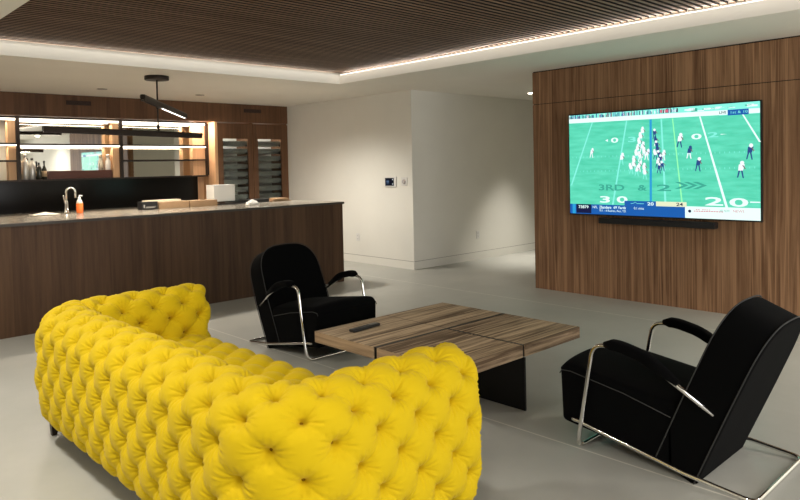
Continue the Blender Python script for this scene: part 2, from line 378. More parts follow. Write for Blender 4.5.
# tall glazed cabinets
cab = thing('glazed_cabinet', 'tall walnut cabinet with two glass doors beside the bar shelves', 'cabinet', (6.2, 10.3, 0))
bm = bmesh.new(); bx(bm, (5.50, 10.09, 0), (5.515, 10.58, 2.284)); bx(bm, (6.85, 10.09, 0), (6.865, 10.58, 2.284)); bx(bm, (6.15, 10.09, 0), (6.18, 10.58, 2.284))
rel(finish('carcass', bm, M_CABWOOD), cab)
rel(box('back_panel', (5.5, 10.581, 0), (6.865, 10.61, 2.284), mat('grey_back_panel', (.50, .50, .46), .5)), cab)
for k, (a, b, g0, g1) in enumerate(((5.502, 6.160, 5.60, 6.065), (6.170, 6.863, 6.26, 6.725))):
    bm = bmesh.new(); bx(bm, (a, 10.06, .02), (g0, 10.088, 2.262)); bx(bm, (g1, 10.06, .02), (b, 10.088, 2.262)); bx(bm, (g0, 10.06, 2.012), (g1, 10.088, 2.262)); bx(bm, (g0, 10.06, .02), (g1, 10.088, .35))
    d = rel(finish('door', bm, M_CABWOOD), cab)
    p = box('glass_pane', (g0, 10.068, .35), (g1, 10.074, 2.012), M_GLASS); p.parent = d
    for i in range(8):
        z = 1.90-i*.128
        bm = bmesh.new(); bx(bm, (g0-.02, 10.13, z-.008), (g1+.02, 10.50, z)); bx(bm, (g0-.02, 10.118, z-.008), (g1+.02, 10.1295, z+.076))
        rel(finish('shelf', bm, mat('grey_rack', (.17, .175, .16), .28, spec=.5, var=(6, .35))), cab)
        bm = bmesh.new(); bx(bm, (g1-.022, 10.095, z-.02), (g1-.002, 10.117, z+.012)); rel(finish('shelf_bracket', bm, M_BLACKP), cab)
lamp('AREA', 'cabinet_fill_light', (6.18, 10.2, 2.25), 9, (1, .95, .88), 1.2, .1)  # unseen, added to brighten the cabinet interior
def bottle_bm(r, h, neck=.35, lie=False):
    bm = bmesh.new(); lathe(bm, [(r*.9, 0), (r, .01), (r, h*(1-neck)), (r*.8, h*(1-neck)+.02), (r*.32, h*(1-neck)+.06), (r*.30, h-.01), (r*.36, h-.01), (r*.36, h)], seg=14)
    return bm
M_BGL = [mat('pale_bottle_glass', (.5, .52, .48), .12, spec=.7), mat('dark_bottle_glass', (.02, .022, .016), .12, spec=.7), mat('silver_label', (.62, .61, .57), .3, .5)]
# linear air grilles in the fascia
for x, lb in ((3.365, 'dark slotted air grille in wood fascia, left one above shelves'), (6.165, 'dark slotted air grille in wood fascia above glazed cabinet')):
    bm = bmesh.new(); bx(bm, (x-.165, 10.047, 2.452), (x+.165, 10.0545, 2.512), 0)
    for i in range(4): bx(bm, (x-.155, 10.041, 2.459+i*.0135), (x+.155, 10.047, 2.464+i*.0135), 1)
    tag(finish('air_grille', bm, [mat('grille_dark', (.028, .014, .009), .7), mat('grille_bar', (.05, .025, .015), .6)]), lb, 'vent', 'fascia grilles')
# bottles and objects on the bottom shelf
def shelf_bottle(x, y, r, h, m, lb, cap, label=None, neck=.3):
    t = thing('liquor_bottle', lb, 'bottle', (x, y, 1.42), 0, 'bottles on the lit shelf')
    finish('glass_body', bottle_bm(r, h*.94, neck), m, t, True)
    bm = bmesh.new(); lathe(bm, [(r*.42, h*.90), (r*.42, h)], seg=12); finish('cap', bm, cap, t)
    if label:
        bm = bmesh.new(); lathe(bm, [(r*1.02, h*.15), (r*1.02, h*.45)], seg=16); finish('paper_label', bm, label, t)
shelf_bottle(2.732, 10.36, .045, .36, M_BGL[2], 'tall pale silver liquor bottle, leftmost beside the shelf post', M_WHITE)
shelf_bottle(2.825, 10.375, .042, .30, M_BGL[2], 'squat silver liquor bottle second from the shelf post', M_BLACKP)
shelf_bottle(2.895, 10.315, .033, .235, M_BGL[1], 'dark square-shouldered bottle standing before the silver ones', M_BLACKP)
shelf_bottle(2.966, 10.33, .032, .26, M_BGL[1], 'small dark bottle with a pale label, rightmost of the group', M_BLACKP, mat('pale_label', (.5, .36, .22), .7), .45)
tag(box('wooden_tray', (3.02, 10.32, 1.4205), (3.90, 10.425, 1.535), mat('dark_red_wood', (.10, .028, .014), .45), bev=.004), 'long dark red wooden tray box lying on the bottom shelf', 'tray')
t = thing('spirit_jar', 'white jar standing on the red wooden tray near shelf post', 'jar', (3.86, 10.37, 1.5355))
bm = bmesh.new(); lathe(bm, [(.035, 0), (.037, .01), (.037, .13), (.022, .16), (.022, .19)], seg=16); finish('jar_body', bm, M_WHITE, t)
bm = bmesh.new(); lathe(bm, [(.026, .1905), (.026, .235)], seg=16); finish('lid', bm, M_BGL[2], t)

# ------------------------------------------------------------------ things on the bar top
ZB = 1.0505
f = thing('kitchen_faucet', 'polished gooseneck faucet standing on the bar top', 'faucet', (2.53, 8.06, ZB))
bm = bmesh.new(); lathe(bm, [(.03, 0), (.03, .012), (.02, .02), (.017, .13), (.014, .14)]); finish('base', bm, M_CHROME, f)
bm = bmesh.new(); arc = [(0, 0, .135), (0, 0, .24)]+[(.045-.045*math.cos(a), -.02*math.sin(a/2), .24+.045*math.sin(a)) for a in [PI*k/8 for k in range(1, 9)]]+[(.092, -.02, .17)]
tube(bm, arc, .011); finish('spout', bm, M_CHROME, f)
bm = bmesh.new(); tube(bm, [(-.012, 0, .10), (-.03, -.01, .19), (-.038, -.012, .20)], .007); finish('handle', bm, M_CHROME, f)
s = thing('soap_bottle', 'clear soap bottle with orange liquid beside the faucet', 'bottle', (2.64, 7.97, ZB))
bm = bmesh.new(); lathe(bm, [(.032, 0), (.036, .01), (.036, .105), (.034, .11)]); finish('liquid_body', bm, mat('orange_soap', (.75, .16, .035), .25), s)
bm = bmesh.new(); lathe(bm, [(.034, .1105), (.026, .14), (.013, .16)]); finish('clear_shoulder', bm, mat('clear_plastic', (.7, .68, .62), .15), s)
bm = bmesh.new(); lathe(bm, [(.014, .1605), (.014, .178), (.005, .18), (.005, .20)]); tube(bm, [(0, 0, .197), (.03, -.01, .192)], .006); finish('pump', bm, M_WHITE, s)
bm = bmesh.new(); bmesh.ops.create_grid(bm, x_segments=14, y_segments=10, size=.5)
for v in bm.verts:
    rr = math.hypot(v.co.x, v.co.y); v.co.x *= .26; v.co.y *= .2; v.co.z = .004+.026*max(0, 1-rr*2)+.004*random.random()
bmesh.ops.solidify(bm, geom=bm.faces[:], thickness=-.004)
tag(finish('dish_cloth', bm, mat('white_cloth', (.62, .58, .52), .9), smooth=True, loc=(2.28, 7.98, ZB)), 'crumpled white cloth lying beside the faucet', 'cloth')
bm = bmesh.new()
for i in range(4): bx(bm, (-.11+random.uniform(-.004, .004), -.08, i*.028), (.11+random.uniform(-.004, .004), .08, i*.028+.025), i % 2)
tag(finish('coaster_stack', bm, [mat('grey_slate', (.26, .24, .22), .7), mat('dark_slate', (.13, .12, .11), .7)], loc=(1.53, 7.35, ZB)), 'grey layered stack on the bar top at the left picture edge', 'stack')
k = thing('black_box', 'small black printed box at the left end of the cardboard boxes', 'box', (3.36, 7.84, ZB), math.radians(2))
box('carton', (-.095, -.06, 0), (.095, .06, .095), M_BLACKP, k, .002)
bm = bmesh.new(); bx(bm, (-.078, -.0612, .025), (-.062, -.0602, .062)); bx(bm, (-.05, -.0612, .022), (.055, -.0602, .030)); bx(bm, (-.045, -.0612, .036), (.075, -.0602, .040)); finish('print', bm, mat('grey_print', (.35, .34, .32), .6), k)
for x0, x1, y0, y1, h, lb in ((3.48, 3.86, 7.80, 8.00, .082, 'flat brown cardboard box between black box and second carton'), (3.875, 4.24, 7.80, 8.00, .078, 'flat brown cardboard box next to the white box')):
    kb = thing('cardboard_box', lb, 'box', ((x0+x1)/2, (y0+y1)/2, ZB), 0, 'cartons on the bar')
    hx, hy = (x1-x0)/2, (y1-y0)/2
    box('carton', (-hx, -hy, 0), (hx, hy, h), M_CARD, kb, .002)
    box('packing_tape', (-hx+.002, -.025, h+.0002), (hx-.002, .025, h+.001), mat('tape', (.45, .36, .25), .3), kb)
tag(box('paper_sheets', (3.42, 8.02, ZB), (3.86, 8.14, ZB+.098), mat('cream_paper', (.62, .52, .40), .8)), 'cream paper stack standing behind the cardboard boxes', 'paper')
wbx = thing('white_box', 'large white carton standing on a black wire tray', 'box', (4.40, 8.0, ZB+.045), 0)
box('carton', (-.15, -.10, 0), (.15, .10, .205), mat('white_card', (.60, .60, .57), .6), wbx, .003)
box('lid_flap', (-.152, -.102, .206), (.152, .102, .212), M_WHITE, wbx)
bm = bmesh.new()
for i in range(30):
    x = -.24+i*.0165; bx(bm, (x, -.12, .001), (x+.006, -.115, .042)); bx(bm, (x, .115, .001), (x+.006, .12, .042))
bx(bm, (-.25, -.121, 0), (.25, .121, .006)); bx(bm, (-.25, -.121, .036), (.25, -.113, .044)); bx(bm, (-.25, .113, .036), (.25, .121, .044))
tag(finish('wire_tray', bm, M_BLACKP, loc=(4.50, 8.0, ZB)), 'black slotted tray under the white box on the bar', 'tray')
tag(box('dark_folder', (4.79, 7.92, ZB), (5.10, 8.12, ZB+.045), M_BLACKP, bev=.003), 'flat black case on the bar right of the white box', 'case')
bm = bmesh.new(); bmesh.ops.create_icosphere(bm, subdivisions=4, radius=1)
for v in bm.verts:
    n_ = .86+.16*math.sin(5*v.co.x+2)*math.cos(4*v.co.y)+.05*math.sin(13*v.co.z+7*v.co.x)
    v.co = Vector((v.co.x*.105*n_, v.co.y*.06*n_, max(-.0, v.co.z)*.07*n_))
tag(finish('crumpled_napkin', bm, mat('napkin_white', (.72, .70, .66), .8), smooth=True, loc=(4.56, 7.5, ZB)), 'crumpled white napkin near the front edge of bar', 'napkin')
bm = bmesh.new()
for i in range(5):
    a = random.uniform(-.06, .06); bx(bm, (-.33+i*.03, -.10+a*.3, i*.009), (.30-i*.035, .10+a*.3, i*.009+.008))
tag(finish('flattened_cardboard', bm, M_CARD, loc=(5.22, 8.02, ZB)), 'flattened brown cardboard pile at the right end of bar', 'cardboard').location.z += 0
bpy.data.objects['dark_folder'].location.x = -.02; bpy.data.objects['flattened_cardboard'].location.x = 5.44; bpy.data.objects['flattened_cardboard'].scale = (.5, .9, 1)
bpy.data.objects['flattened_cardboard'].location.x = 5.30

# ------------------------------------------------------------------ pendant above the bar
pd = thing('pendant_lamp', 'dark bronze pendant with two crossed linear light bars above bar', 'lamp', (3.40, 7.58, 0))
bm = bmesh.new(); lathe(bm, [(.132, H-.045), (.135, H-.04), (.135, H-.003), (.132, H-.0005)], seg=32); finish('canopy', bm, M_BRONZE, pd)
bm = bmesh.new(); tube(bm, [(0, 0, H-.045), (0, 0, 1.965)], .009); lathe(bm, [(.016, 2.215), (.016, 2.29)]); lathe(bm, [(.016, 1.965), (.016, 2.03)]); finish('stem', bm, M_BRONZE, pd)
def light_bar(name, a, b, r, on, deep):
    a, b = Vector(a), Vector(b); L = (b-a).length; q = (b-a).to_track_quat('X', 'Z')
    sec = [(-.028, .012), (-.02, .03), (.02, .03), (.028, .012), (.022, -.022), (-.022, -.022)]
    bm = bmesh.new(); A = [bm.verts.new((-L/2, y_, z_)) for y_, z_ in sec]; B = [bm.verts.new((L/2, y_, z_)) for y_, z_ in sec]
    for i in range(6): bm.faces.new((A[i], A[(i+1) % 6], B[(i+1) % 6], B[i]))
    bm.faces.new(A[::-1]); bm.faces.new(B); bmesh.ops.recalc_face_normals(bm, faces=bm.faces[:])
    o = finish(name, bm, M_BRONZE, pd); o.location = (a+b)/2; o.rotation_euler = q.to_euler()
    for sy in (-1, 1): box('skirt', (-L/2, sy*.018-.004, -.034), (L/2, sy*.018+.004, -.0222), M_BRONZE, o)
    box('diffuser', (-L/2*on[0], -.0135, -.031 if deep else -.0345), (L/2*on[1], .0135, -.0225), M_LEDW, o)
    return o
light_bar('lower_light_bar', (-1.24, -.06, 1.955), (.56, .05, 1.92), .03, (.99, .99), True)
light_bar('upper_light_bar', (-.47, -.70, 2.262), (.66, .66, 2.205), .03, (.15, .97), False)
lamp('AREA', 'pendant_glow', (2.9, 7.56, 1.89), 26, (1, .86, .7), 1.75, .04)
lamp('AREA', 'pendant_glow', (3.75, 8.0, 2.16), 3, (1, .86, .7), .06, .06)

# small recessed fittings in the ceiling
for x, y, lb in ((3.35, 9.12, 'small round recessed ceiling light above left bar shelves'), (4.73, 9.12, 'small round recessed ceiling light above right bar shelves'),
                 (8.775, 6.235, 'small lit round downlight in the corridor ceiling')):
    t = thing('recessed_downlight', lb, 'downlight', (x, y, H-.004), 0, 'ceiling downlights')
    lit = x > 8
    bm = bmesh.new(); lathe(bm, [(.062, 0), (.065, .001), (.065, .0036)], seg=24); finish('trim_ring', bm, mat('ring_dark', (.16, .14, .12), .6), t)
    bm = bmesh.new(); lathe(bm, [(.04, -.004), (.045, -.0002)], seg=24); finish('lens', bm, mat('lens_lit', (1, 1, 1), .4, emit=(1, .9, .75), es=12) if lit else mat('lens_off', (.2, .19, .17), .3), t)

# ------------------------------------------------------------------ wall devices
th = thing('thermostat', 'white framed touch screen thermostat on wall beyond the bar', 'thermostat', (X_TH-.001, 7.405, 1.27))
box('frame', (-.018, -.128, -.075), (0, .128, .075), M_WHITE, th, .004)
box('touch_screen', (-.0195, -.085, -.058), (-.0182, .105, .058), mat('device_screen', (.006, .008, .018), .25, spec=.2), th)
M_DB = mat('disp_blue', (0, 0, 0), .5, emit=(.03, .06, .12), es=1); M_DW = mat('disp_white', (0, 0, 0), .5, emit=(.6, .65, .7), es=.6)
for nm, a, b, mm in (('display_digits', (.02, -.012), (.075, .02), M_DB), ('display_line', (.02, -.032), (.08, -.026), M_DB), ('display_icon', (-.07, .025), (-.052, .045), M_DW), ('display_icon', (-.07, -.04), (-.052, -.022), M_DW)):
    box(nm, (-.0205, *a), (-.0197, *b), mm, th)
dl = thing('wall_dial_switch', 'small white wall switch plate with round dial beside thermostat', 'switch', (X_TH-.001, 7.115, 1.275))
box('plate', (-.008, -.062, -.062), (0, .062, .062), M_WHITE, dl, .003)
bm = bmesh.new(); lathe(bm, [(.032, 0), (.030, .014), (.027, .015)]); o = finish('dial', bm, mat('dial_grey', (.45, .42, .42), .3), dl); o.location = (-.0085, 0, 0); o.rotation_euler = (0, -PI/2, 0)
bm = bmesh.new(); bx(bm, (-.0255, -.005, -.014), (-.0238, .005, .014)); finish('dial_mark', bm, M_WHITE, dl)
def outlet(loc, rz, lb):
    t = thing('wall_outlet', lb, 'outlet', loc, rz, 'wall outlets')
    box('plate', (-.007, -.037, -.06), (0, .037, .06), M_WHITE, t, .002)
    for z in (-.024, .024):
        bm = bmesh.new(); bx(bm, (-.0085, -.017, z-.015), (-.0072, .017, z+.015), 0, .0005); o = finish('socket', bm, M_WHITE, t)
        bm = bmesh.new(); bx(bm, (-.0092, -.009, z-.006), (-.0086, -.006, z+.006)); bx(bm, (-.0092, .006, z-.006), (-.0086, .009, z+.006)); q = finish('slot', bm, M_BLACKP, o)
outlet((X_TH-.001, 8.19, .40), 0, 'white wall outlet low on the thermostat wall')
outlet((8.29, Y_CO-.001, .39), PI/2*1, 'white wall outlet low on the corridor wall')
bpy.data.objects['wall_outlet.001'].rotation_euler = (0, 0, PI/2)

# ------------------------------------------------------------------ television
TY0, TY1, TZ0, TZ1 = 4.2465, 2.238, .927, 2.0265
XS = 6.700
tv = thing('television', 'large wall-mounted television showing an American football game', 'television', (XS, (TY0+TY1)/2, TZ0))
def tvl(o): o.parent = tv; o.location = (-tv.location.x, -tv.location.y, -tv.location.z); return o
bm = bmesh.new(); bx(bm, (XS+.0015, TY1-.012, TZ0-.014), (XS+.035, TY0+.012, TZ1+.012), 0, .003); bx(bm, (XS+.035, 2.7, 1.1), (XS+.06, 3.8, 1.8))
tvl(finish('housing', bm, M_BLACKP))
tvl(box('wall_mount', (XS+.06, 2.95, 1.25), (X_TV-.001, 3.55, 1.65), M_BLACKM))
TW, THH = TY0-TY1, TZ1-TZ0
def em(name, rgb, k=1.0):
    c = lin(rgb); m = mat(name, (.01, .01, .01), .3, emit=c, es=k*.67, spec=.2); return m
def field_mat():
    m = bpy.data.materials.new('screen_turf'); m.use_nodes = True; nt = m.node_tree; b = nt.nodes['Principled BSDF']
    b.inputs['Base Color'].default_value = (.01, .01, .01, 1); b.inputs['Roughness'].default_value = .3
    tc = nt.nodes.new('ShaderNodeTexCoord'); mp = nt.nodes.new('ShaderNodeMapping'); mp.inputs['Scale'].default_value = (1, 2.5, 14); nt.links.new(tc.outputs['Object'], mp.inputs[0])
    n = nt.nodes.new('ShaderNodeTexNoise'); n.inputs['Scale'].default_value = 2.2; n.inputs['Detail'].default_value = 6; nt.links.new(mp.outputs[0], n.inputs[0])
    r = nt.nodes.new('ShaderNodeValToRGB'); r.color_ramp.elements[0].position = .3; r.color_ramp.elements[1].position = .7
    r.color_ramp.elements[0].color = (*lin((72, 194, 160)), 1); r.color_ramp.elements[1].color = (*lin((98, 216, 184)), 1)
    nt.links.new(n.outputs[0], r.inputs[0]); nt.links.new(r.outputs[0], b.inputs['Emission Color']); b.inputs['Emission Strength'].default_value = .66
    return m
TVM = [field_mat(), em('scr_white', (225, 250, 245)), em('scr_blue', (22, 88, 165)), em('scr_navy', (14, 20, 62)), em('scr_lightteal', (130, 232, 215)), em('scr_lineblue', (40, 150, 205)),
       em('scr_yellowgreen', (150, 245, 170)), em('scr_playerwhite', (232, 238, 244)), em('scr_playernavy', (40, 70, 130)), em('scr_darkteal', (58, 160, 140)), em('scr_crowdblue', (60, 110, 165)),
       em('scr_red', (205, 95, 120)), em('scr_skin', (125, 95, 95)), em('scr_pale', (220, 225, 190))]
pic = bmesh.new(); layer = [0]
def P(s_, t_, d=0): return Vector((XS-d, TY0-s_*TW, TZ0+t_*THH))
def quad(pts, mi, d):
    f_ = pic.faces.new([pic.verts.new(P(a, b, d)) for a, b in pts]); f_.material_index = mi
def rect(s0, t0, s1, t1, mi, d): quad([(s0, t0), (s1, t0), (s1, t1), (s0, t1)], mi, d)
def seg2(a, b, w0, w1, mi, d):
    quad([(a[0]-w0/2, a[1]), (a[0]+w0/2, a[1]), (b[0]+w1/2, b[1]), (b[0]-w1/2, b[1])], mi, d)
rect(0, 0, 1, 1, 0, 0)
# sideline crowd and white boundary
quad([(0, .955), (1, .94), (1, 1), (0, 1)], 4, .0004)
rnd = random.Random(3)
for i in range(150):
    s_ = rnd.random()**1.2*.62; mi = rnd.choice([10, 10, 8, 3, 7, 12]); h_ = rnd.uniform(.02, .045); quad([(s_, .958), (s_+.004, .958), (s_+.004, .958+h_), (s_, .958+h_)], mi, .0008)
for i in range(5): s_ = .52+rnd.random()*.05; rect(s_, .962, s_+.008, .99, 11, .0011)
for i in range(26):
    s_ = .62+rnd.random()*.36; rect(s_, .95+rnd.random()*.03, s_+.03, .956+rnd.random()*.03, rnd.choice([9, 1, 4]), .0008)
quad([(0, .921), (1, .902), (1, .942), (0, .964)], 1, .0012)
rect(.82, .9, .999, .96, 4, .0011)
for a, b, w0, w1, mi in (((.146, .917), (.009, .286), .007, .010, 4), ((.347, .91), (.262, .10), .007, .010, 4), ((.535, .904), (.553, .10), .008, .011, 4), ((.593, .903), (.638, .12), .005, .007, 6),
                     ((.728, .905), (.851, .104), .007, .012, 1), ((.925, .9), (.999, .66), .007, .009, 1), ((.479, .908), (.475, .10), .012, .012, 5)):
    seg2(b, a, w1, w0, mi, .0012)
for row, (t0, t1) in enumerate(((.571, .582), (.427, .448))):
    for i in range(44):
        s_ = .02+i*.0222; t_ = t0+(t1-t0)*s_; rect(s_, t_-.008, s_+.003, t_+.008, 4, .0012)
def txt(s, cs, ct, h, wd, mi, d, bold=False, shear=0):
    """writing on the screen: height h and total width wd in screen fractions, centred at cs, ct"""
    cu = bpy.data.curves.new('t', 'FONT'); cu.body = s; cu.resolution_u = 3; cu.shear = shear
    if bold: cu.offset = .02
    ob = bpy.data.objects.new('t', cu); COL.objects.link(ob); dg = bpy.context.evaluated_depsgraph_get(); me = ob.evaluated_get(dg).to_mesh()
    xs = [v.co.x for v in me.vertices]; ys = [v.co.y for v in me.vertices]; x0, x1, y0, y1 = min(xs), max(xs), min(ys), max(ys)
    vm = [pic.verts.new(P(cs+((v.co.x-x0)/(x1-x0)-.5)*wd, ct+((v.co.y-y0)/(y1-y0)-.5)*h, d)) for v in me.vertices]
    for p in me.polygons:
        try: f_ = pic.faces.new([vm[i] for i in p.vertices]); f_.material_index = mi
        except ValueError: pass
    ob.evaluated_get(dg).to_mesh_clear(); bpy.data.objects.remove(ob); bpy.data.curves.remove(cu)
txt('0', .277, .73, .05, .042, 1, .0014, True); txt('3', .376, .73, .05, .045, 4, .0014, True)
quad([(.222, .73), (.238, .717), (.238, .743)], 1, .0014)
txt('0', .711, .729, .05, .05, 1, .0014, True); txt('2', .79, .738, .045, .05, 4, .0014, True); quad([(.825, .735), (.855, .738), (.825, .742)], 1, .0014)
txt('3', .216, .150, .065, .06, 1, .0014, True); txt('0', .316, .152, .065, .062, 1, .0014, True)
txt('2', .792, .155, .075, .085, 1, .0014, True); txt('0', .905, .150, .075, .085, 1, .0014, True); rect(.955, .15, .999, .160, 1, .0014)
txt('3RD', .255, .268, .060, .15, 9, .0014, True); txt('&', .43, .268, .055, .05, 9, .0014, True); txt('2', .545, .27, .06, .075, 9, .0014, True)
for i in range(3):
    s_ = .60+i*.045; quad([(s_, .325), (s_+.025, .325), (s_+.07, .293), (s_+.045, .293)], 9, .0014); quad([(s_, .262), (s_+.045, .293), (s_+.07, .293), (s_+.025, .262)], 9, .0014)
def player(s_, t_, body, leg, k=1.0, lean=0):
    a = TW/THH
    def e(cx, cy, rx, ry, mi, d):
        quad([(cx+rx*math.cos(q)/a, cy+ry*math.sin(q)) for q in [i*PI/4 for i in range(8)]], mi, d)
    e(s_+lean*.012, t_+.038*k, .010*k*1.2, .013*k, 7 if leg == 8 else body, .0020)
    quad([(s_-.007*k, t_-.005*k), (s_+.007*k, t_-.005*k), (s_+.009*k+lean*.01, t_+.030*k), (s_-.009*k+lean*.01, t_+.030*k)], body, .0018)
    quad([(s_-.006*k, t_-.005*k), (s_-.001*k, t_-.005*k), (s_-.007*k, t_-.045*k), (s_-.011*k, t_-.045*k)], leg, .0017)
    quad([(s_+.001*k, t_-.005*k), (s_+.006*k, t_-.005*k), (s_+.010*k, t_-.048*k), (s_+.006*k, t_-.048*k)], leg, .0017)
    quad([(s_+.004*k, t_+.028*k), (s_+.009*k, t_+.024*k), (s_+.016*k, t_+.004*k), (s_+.012*k, t_+.004*k)], 12, .0019)
for s_, t_ in ((.434, .79), (.425, .74), (.417, .69), (.430, .65), (.405, .63), (.400, .58), (.441, .60), (.42, .56), (.455, .58), (.385, .52), (.383, .48), (.411, .47), (.40, .43), (.44, .45), (.445, .40), (.37, .45)):
    player(s_, t_, 7, rnd.choice([7, 7, 4]), 1.1, rnd.uniform(-.5, 1))
for s_, t_ in ((.499, .77), (.506, .70), (.512, .66), (.516, .62), (.502, .58), (.524, .57), (.529, .53), (.513, .50), (.544, .57), (.54, .47), (.52, .45)):
    player(s_, t_, rnd.choice([8, 7, 8]), rnd.choice([8, 7]), 1.0, rnd.uniform(-.5, .5))
for s_, t_, b_, l_, kk in ((.138, .612, 7, 7, 1.0), (.315, .545, 7, 4, 1.2), (.627, .70, 7, 8, 1.35), (.674, .59, 8, 7, 1.2), (.717, .48, 8, 8, 1.3), (.954, .58, 8, 8, 1.4), (.914, .43, 7, 8, 1.5)):
    player(s_, t_, b_, l_, kk, .6)
# lower banner
rect(0, 0, .652, .098, 2, .0022); rect(.652, 0, 1, .105, 1, .0022); rect(.04, .008, .133, .098, 3, .0024)
rect(.33, .096, .503, .142, 2, .0024); rect(.503, .098, .66, .142, 13, .0024); rect(.015, .0, .035, .096, 5, .0023)
txt('73879', .085, .070, .030, .062, 1, .003, True); txt('NFL', .157, .072, .024, .03, 1, .003); rect(.185, .03, .188, .09, 1, .0028)
txt('Sanders', .222, .073, .028, .062, 1, .003, True); txt('69 Yards', .302, .073, .026, .07, 1, .003, True); txt('11 - 4 Rushes, Rec, TD', .265, .038, .024, .145, 1, .003); txt('0:1 mins', .41, .073, .024, .055, 1, .003)
txt('20', .474, .118, .030, .034, 1, .003, True); txt('24', .625, .120, .030, .034, 3, .003, True)
for i in range(6): a_ = (.365+i*.012, .115+(.014 if i in (2,) else 0)); quad([(a_[0], a_[1]), (a_[0]+.013, .115+(.014 if i == 1 else 0)), (a_[0]+.013, .119+(.014 if i == 1 else 0)), (a_[0], a_[1]+.004)], 4, .0028)
quad([(.675+.008*math.cos(q), .062+.014*math.sin(q)) for q in [i*PI/5 for i in range(10)]], 3, .0026)
txt('------------', .765, .064, .008, .14, 11, .003); txt('-- ----', .74, .078, .006, .07, 11, .003); txt('NFL NOW', .842, .074, .020, .045, 9, .003); txt('NEWS', .905, .074, .022, .05, 11, .003)
txt('LIVE', .836, .926, .022, .032, 3, .003, True); rect(.858, .897, .952, .945, 2, .0024); txt('1st & 10', .91, .922, .022, .075, 4, .003)
bmesh.ops.recalc_face_normals(pic, faces=pic.faces[:])
scr = finish('screen', pic, TVM); scr['label'] = 'glowing screen with a football game'; tvl(scr)
sb = thing('soundbar', 'slim black soundbar mounted on wood wall under the television', 'soundbar', (6.70, 3.26, .83))
box('enclosure', (-.03, -.62, 0), (.06, .62, .062), M_BLACKP, sb, .006)
box('fabric_grille', (-.0325, -.605, .006), (-.0303, .605, .056), mat('speaker_cloth', (.018, .018, .018), .9), sb)
box('wall_bracket', (.0605, -.3, .01), (.089, .3, .05), M_BLACKM, sb)

# ------------------------------------------------------------------ coffee table
tb = thing('coffee_table', 'low square coffee table of weathered oak slabs with black steel base', 'table', (3.34, 3.08, 0))
for a, b in (((2.705, 3.104), (3.353, 3.705)), ((3.359, 3.104), (3.972, 3.705)), ((2.705, 2.458), (3.338, 3.078)), ((3.358, 2.458), (3.972, 3.078))):
    bm = bmesh.new(); bx(bm, (a[0]-3.34, a[1]-3.08, .328), (b[0]-3.34, b[1]-3.08, .402), 0, .0018, 1)
    for f_ in bm.faces:
        if abs(f_.normal.x) > .8: f_.material_index = 1
    o = finish('top_slab', bm, [M_TABLE, M_TEND], tb)
box('base_panel', (.004, -.626, 0), (.018, .61, .3255), M_BLACKM, tb)
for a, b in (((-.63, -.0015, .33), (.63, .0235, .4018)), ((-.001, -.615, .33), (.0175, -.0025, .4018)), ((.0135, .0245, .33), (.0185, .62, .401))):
    box('seam_shade_strip', a, b, M_BLACKM, tb)  # black strips stand in for the shade in the slab seams
box('cross_panel', (.0185, .05, 0), (.42, .06, .327), M_BLACKM, tb)
rc = thing('remote_control', 'slim black remote control lying on the coffee table', 'remote', (2.975, 3.50, .4025), math.radians(6))
bm = bmesh.new(); bx(bm, (-.13, -.026, 0), (.13, .026, .02), 0, .008, 3); finish('case', bm, M_BLACKP, rc, True)
bm = bmesh.new()
for i in range(5):
    for j in range(3): bx(bm, (-.09+i*.03, -.016+j*.012, .0202), (-.08+i*.03, -.009+j*.012, .0215))
finish('keypad', bm, mat('rubber_grey', (.05, .05, .05), .6), rc)

